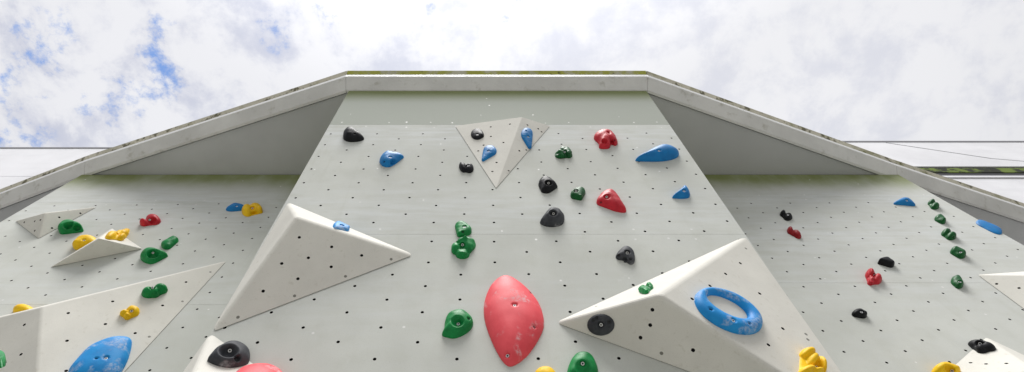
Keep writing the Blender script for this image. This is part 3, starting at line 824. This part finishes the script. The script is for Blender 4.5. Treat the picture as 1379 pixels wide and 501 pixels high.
hold('big dark pocketed hold on the tip of a white volume, above a pink hold', 'grey', FACES['bottom', 2], (279, 458.3, 337, 495.5), .36, [(.2, .1, .8, .85), (-.55, -.3, .45, .6)], bolts=[(.05, .28)], dents=[(.02, .38, .40, .5), (.42, -.25, .16, .4)], pits=[(.44, -.3)], outline=[(.1, 1), (.6, .9), (.95, .4), (1, -.2), (.85, -.7), (.3, -1), (-.3, -.95), (-.8, -.6), (-1, -.25), (-.7, .35), (-.3, .85)])
hold('pink scuffed hold just below the big dark pocketed hold', 'pink', FACES['bottom', 2], (300, 488.8, 386, 545), .26, [(.1, .2, .9, .8), (-.5, -.2, .5, .6)], pits=[(-.72, .55)], rough=.03)

# ---- left bay
hold('dark green hold with two dents beside the outer flat volume on the left bay', 'green', LEFT, (78, 295.5, 113, 316), .42, [(-.1, .1, .88, .85), (-.65, -.5, .35, .5), (.75, -.25, .25, .35)], dents=[(-.25, .35, .3, .6), (.42, -.05, .24, .45)])
hold('yellow rounded hold partly hidden behind the small peaked volume', 'yellow', LEFT, (97.5, 316, 134, 337), .4, [(.1, .1, .9, .88), (-.6, -.6, .4, .4)], bolts=[(-.15, .35)])
hold('yellow many-lobed hold lying on the white face of the small peaked volume', 'yellow', FACES['peak_left', 1], (141, 307.5, 176, 324.5), .3, [(-.5, -.2, .48, .55), (.5, .4, .5, .55), (.05, .1, .35, .5), (.25, -.65, .3, .32)], hull=False, bolts=[(.0, .1)], rough=.15)
hold('red arched hold with a tongue, high in the centre of the left bay', 'red', LEFT, (188, 288, 217, 305.2), .42, [(.25, .15, .7, .82), (-.6, -.5, .4, .42)], hull=False, bolts=[(-.05, .1)], dents=[(.15, .0, .3, .6)])
hold('green bean-shaped hold on bare wall, right of the small peaked volume', 'green', LEFT, (217, 317, 240.8, 336.5), .34, [(-.35, -.35, .6, .62), (.5, .5, .45, .45)], rough=.1)
hold('green pointed hold with a hollow, between the peaked volume and the big pale volume', 'green', LEFT, (189, 333, 226.5, 356), .38, [(-.3, .05, .7, .92), (.82, .25, .18, .3, 0, 0, .6)], bolts=[(-.1, .35)], dents=[(-.1, .35, .36, .6)], outline=[(-1, -.1), (-.7, .75), (-.1, 1), (.5, .75), (1, .35), (.6, -.2), (.1, -.8), (-.3, -1), (-.75, -.7)], peak=(-.15, .1))
hold('flat blue hold touching a yellow one, near the upper corner of the left bay', 'blue', LEFT, (304, 273, 331, 285), .34, E1, bolts=[(.1, .3)], outline=[(-1, -.6), (-.7, .1), (-.2, .9), (.3, 1), (.9, .5), (1, .1), (.8, -.6), (.2, -.9), (-.6, -1)])
hold('yellow arched hold touching a blue one, near the upper corner of the left bay', 'yellow', LEFT, (325.5, 273, 354.2, 292.2), .36, [(-.4, -.1, .55, .88), (.35, .2, .62, .72), (.8, -.1, .2, .35)], hull=False, bolts=[(.0, .25)], dents=[(.35, -.9, .3, .6), (0, .25, .22, .3)])
hold('green two-lobed hold on the big pale volume of the left bay', 'green', FACES['big_left', 2], (190, 381.2, 226.2, 402), .34, [(-.45, -.25, .55, .68), (.45, .3, .55, .6), (-.05, -.3, .45, .6)], hull=False, bolts=[(-.15, .4)], dents=[(-.15, .45, .2, .4)])
hold('small yellow hold with rounded lobes on the big pale volume of the left bay', 'yellow', FACES['big_left', 2], (161, 411, 188.2, 431.2), .32, [(.3, .2, .66, .78), (-.55, -.2, .45, .35), (-.25, -.65, .35, .34)], hull=False, bolts=[(.18, .3)], rough=.1)
hold('large flat chalky blue hold low on the big pale volume, left bay', 'chalkblue', FACES['big_left', 2], (91, 452.5, 177.8, 520), .16, [(.3, .5, .5, .48), (-.65, -.55, .35, .42), (.82, .45, .18, .5), (.4, -.55, .45, .42)], bolts=[(.2, .14)], pits=[(-.1, .12)], rough=.03, outline=[(.7, 1), (1, .87), (.95, .3), (.78, -.25), (.45, -.85), (-.1, -1), (-.9, -.95), (-1, -.45), (-.75, .03), (-.33, .58), (.25, .92)], peak=(.1, 0))
hold('green hold cut off by the left border, on a shaded volume face', 'green', FACES['big_left', 0], (-16, 471.5, 8.8, 490.5), .34, E1)
hold('yellow dome peeking over the upper edge of the big pale volume on the left bay', 'yellow', LEFT, (17, 409, 48, 428), .36, E1)

# ---- right bay
hold('flat blue hold at the top of the right bay, left of the green column', 'blue', RIGHT, (1203, 265.6, 1233, 278), .3, [(0, .2, .62, .75), (-.85, -.25, .15, .25, 0, 0, .5), (.85, -.7, .15, .25, 0, 0, .5)], bolts=[(.25, .35)])
hold('topmost green hold in the column on the right bay, with a knob on top', 'shadedgreen', RIGHT, (1249, 267.6, 1265.2, 282.6), .5, [(-.3, .5, .6, .5), (.25, -.4, .72, .58)], hull=False)
hold('second green hold from the top in the column on the right bay', 'shadedgreen', RIGHT, (1258, 288, 1274.2, 302.2), .5, [(-.2, .3, .72, .68), (.45, -.45, .52, .5)])
hold('third green hold from the top in the column on the right bay, with two lobes', 'shadedgreen', RIGHT, (1267, 307.2, 1288.2, 323.8), .45, [(-.35, .4, .62, .58), (.3, -.3, .68, .6)], hull=False, pits=[(.6, -.5)])
hold('fourth green hold from the top in the column on the right bay', 'shadedgreen', RIGHT, (1279, 331, 1301.4, 348.7), .45, [(-.45, .4, .55, .58), (.4, -.35, .6, .6)], bolts=[(.3, .1)])
hold('lowest green hold in the column on the right bay, an upright oval', 'shadedgreen', RIGHT, (1280, 370, 1297.8, 389.2), .45, [(-.15, .25, .82, .75), (.3, -.45, .68, .55)], bolts=[(.45, .1)])
hold('long slanting blue hold at the outer edge of the right bay', 'blue', RIGHT, (1314, 295.6, 1350, 316.2), .08, E1, rough=.08, outline=[(-1, .7), (-.75, 1), (-.1, .6), (.7, 0), (1, -.5), (.9, -1), (.4, -.85), (-.4, -.15), (-.9, .35)], peak=(0, .1))
hold('small black double-knob hold at the upper left of the right bay', 'black', RIGHT, (1050, 282.6, 1067.2, 297.6), .45, [(-.55, .5, .45, .48), (.28, -.3, .7, .68)], hull=False, bolts=[(.3, .2)])
hold('small dark red split hold below the black double-knob hold', 'darkred', RIGHT, (1059.5, 304.5, 1079.2, 322), .42, [(-.62, .45, .36, .55, 20), (.25, -.25, .4, .8, 42)], hull=False, bolts=[])
hold('black half-moon hold in the middle of the right bay', 'black', RIGHT, (1181.5, 345.6, 1204.8, 360.8), .42, [(-.1, .25, .75, .72), (.6, -.5, .4, .48), (-.8, .1, .2, .3)])
hold('red folded hold with a bolt, below the black half-moon hold', 'red', RIGHT, (1164.7, 361, 1188, 384.8), .42, [(-.4, .35, .55, .65), (.4, -.3, .6, .58), (-.3, -.65, .4, .35)], hull=False, bolts=[(.1, .25)], dents=[(.1, .3, .25, .5)], ridges=[(-.25, .8, -.25, -.6, .12, .3)])
hold('small shiny black oval hold alone on the lower part of the right bay', 'black', RIGHT, (1146.5, 415.2, 1168, 429.2), .4, [(-.15, .15, .85, .82), (.5, -.3, .5, .6)], bolts=[(.3, .4)])
hold('black mushroom-shaped hold on the tip of the low pale volume at the right', 'black', FACES['low_right', 0], (1303, 456.8, 1342, 476.3), .36, [(-.15, .3, .85, .55, -12), (.35, -.1, .65, .55, -14), (0, -.55, .42, .45)], hull=False, bolts=[(-.15, .45)], dents=[(-.15, .5, .22, .4)])
hold('yellow hold cut off at the bottom beside the low pale volume on the right bay', 'yellow', RIGHT, (1253.5, 486.8, 1293.5, 512), .4, [(-.25, .2, .75, .8), (.5, -.2, .5, .6)], bolts=[(.4, .05)], dents=[(.3, .2, .25, .3)])

# ------------------------------------------------------------------ camera
cam_d = bpy.data.cameras.new('camera'); cam = bpy.data.objects.new('camera', cam_d); COL.objects.link(cam)
cam_d.sensor_fit = 'HORIZONTAL'; cam_d.sensor_width = 36.0
cam_d.lens = F / 1379.0 * 36.0
cam_d.shift_x = (689.5 - CX) / 1379.0
cam_d.clip_start = 0.05; cam_d.clip_end = 3000
cam.matrix_world = Matrix(((1, 0, 0, 0), (0, -SP, -CP, 0), (0, CP, -SP, CAMZ), (0, 0, 0, 1)))
scene.camera = cam

# ------------------------------------------------------------------ light
SUN_EL, SUN_AZ = math.radians(68), math.radians(182)          # azimuth clockwise from +Y: behind the viewer, to the right
sd = Vector((math.sin(SUN_AZ) * math.cos(SUN_EL), math.cos(SUN_AZ) * math.cos(SUN_EL), math.sin(SUN_EL)))
sl = bpy.data.lights.new('sun', 'SUN'); sl.energy = 3.8; sl.angle = math.radians(27); sl.color = (1.0, 0.98, 0.95)
so = bpy.data.objects.new('sun', sl); COL.objects.link(so)
so.rotation_euler = sd.to_track_quat('Z', 'Y').to_euler(); so.location = (0, -5, 20)

w = bpy.data.worlds.new('World'); scene.world = w; w.use_nodes = True
t = w.node_tree; nd = t.nodes; nd.clear()
S = NT.__new__(NT); S.t = t
out = nd.new('ShaderNodeOutputWorld'); bg = nd.new('ShaderNodeBackground'); t.links.new(bg.outputs[0], out.inputs[0])
sky = nd.new('ShaderNodeTexSky'); sky.sky_type = 'NISHITA'; sky.sun_disc = False
sky.sun_elevation = SUN_EL; sky.sun_rotation = SUN_AZ; sky.air_density = 1.0; sky.dust_density = 0.5; sky.ozone_density = 2.0
tc = nd.new('ShaderNodeTexCoord').outputs['Generated']
sep = nd.new('ShaderNodeSeparateXYZ'); t.links.new(tc, sep.inputs[0])
zz = S.math('MAXIMUM', sep.outputs[2], 0.02)
den = S.math('ADD', zz, 0.12)
cmb = nd.new('ShaderNodeCombineXYZ')
t.links.new(S.math('DIVIDE', sep.outputs[0], den), cmb.inputs[0]); t.links.new(S.math('DIVIDE', sep.outputs[1], den), cmb.inputs[1])
cl = cmb.outputs[0]
n1 = S.noise(cl, 7.5, 9, 0.58, dist=0.35)
n2 = S.noise(cl, 22.0, 9, 0.66)
# holes in the cloud deck
gaps = None
for (px, py, sg, am) in ((83, 26, .016, .5), (57, 62, .020, .5), (35, 74, .018, .4), (208, 38, .016, .42), (210, 78, .022, .5), (216, 106, .020, .75), (196, 118, .018, .6), (172, 132, .02, .5), (14, 190, .024, .5), (8, 105, .03, .35),
                         (156, 165, .015, .30), (375, 42, .02, .28), (430, 18, .02, .28), (560, 4, .018, .40), (125, 128, .018, .28), (688, 12, .02, .25)):
    d = ray(px, py).normalized()
    dp = nd.new('ShaderNodeVectorMath'); dp.operation = 'DISTANCE'
    t.links.new(tc, dp.inputs[0]); dp.inputs[1].default_value = d
    g = S.math('MULTIPLY', S.ss(dp.outputs['Value'], 0.0, sg * 2.6, 1.0, 0.0), am)
    gaps = g if gaps is None else S.math('MAXIMUM', gaps, g)
dens = S.math('ADD', S.math('MULTIPLY', S.math('SUBTRACT', n2, 0.5), 1.9), S.math('MULTIPLY', S.math('SUBTRACT', n1, 0.5), 0.8))
open_ = S.math('SUBTRACT', S.math('MULTIPLY', gaps, 0.98), S.math('ADD', S.math('MULTIPLY', dens, 1.9), 0.40))
hole = S.ss(open_, -0.16, 0.80, 0.0, 0.95)
hole = S.math('MULTIPLY', hole, S.ss(gaps, 0.0, 0.10))
# grey modelling of the cloud, brighter towards the sun
dv = nd.new('ShaderNodeVectorMath'); dv.operation = 'DOT_PRODUCT'; t.links.new(tc, dv.inputs[0]); dv.inputs[1].default_value = sd
glow = S.ss(dv.outputs['Value'], 0.74, 1.0)
right = S.ss(sep.outputs[0], -0.5, 0.4)
shade = S.ss(S.math('ADD', S.math('MULTIPLY', n1, 0.72), S.math('MULTIPLY', n2, 0.28)), 0.38, 0.56)
ccol = S.mix(shade, (0.68, 0.705, 0.82), (0.94, 0.945, 0.985))
ccol = S.mix(S.math('MULTIPLY', right, 0.42), ccol, (0.96, 0.96, 0.98))
low = S.ss(sep.outputs[2], 0.0, 0.85, 0.25, 0.87)
k = S.math('ADD', low, S.math('MULTIPLY', glow, 0.5))
kk = nd.new('ShaderNodeVectorMath'); kk.operation = 'SCALE'; t.links.new(ccol, kk.inputs[0]); t.links.new(k, kk.inputs['Scale'])
sk = nd.new('ShaderNodeVectorMath'); sk.operation = 'SCALE'; t.links.new(sky.outputs[0], sk.inputs[0]); sk.inputs['Scale'].default_value = 0.15
deep = S.mix(1.0, sk.outputs[0], (1.0, 1.25, 1.5), 'MULTIPLY')
mx = S.mix(hole, kk.outputs[0], deep)
t.links.new(mx, bg.inputs['Color']); bg.inputs['Strength'].default_value = 1.0

# ------------------------------------------------------------------ render settings
scene.render.engine = 'CYCLES'
scene.cycles.max_bounces = 6
scene.cycles.use_denoising = True
vs = scene.view_settings
vs.view_transform = 'Standard'; vs.look = 'None'; vs.gamma = 1.0; vs.use_curve_mapping = False; vs.exposure = 0.08
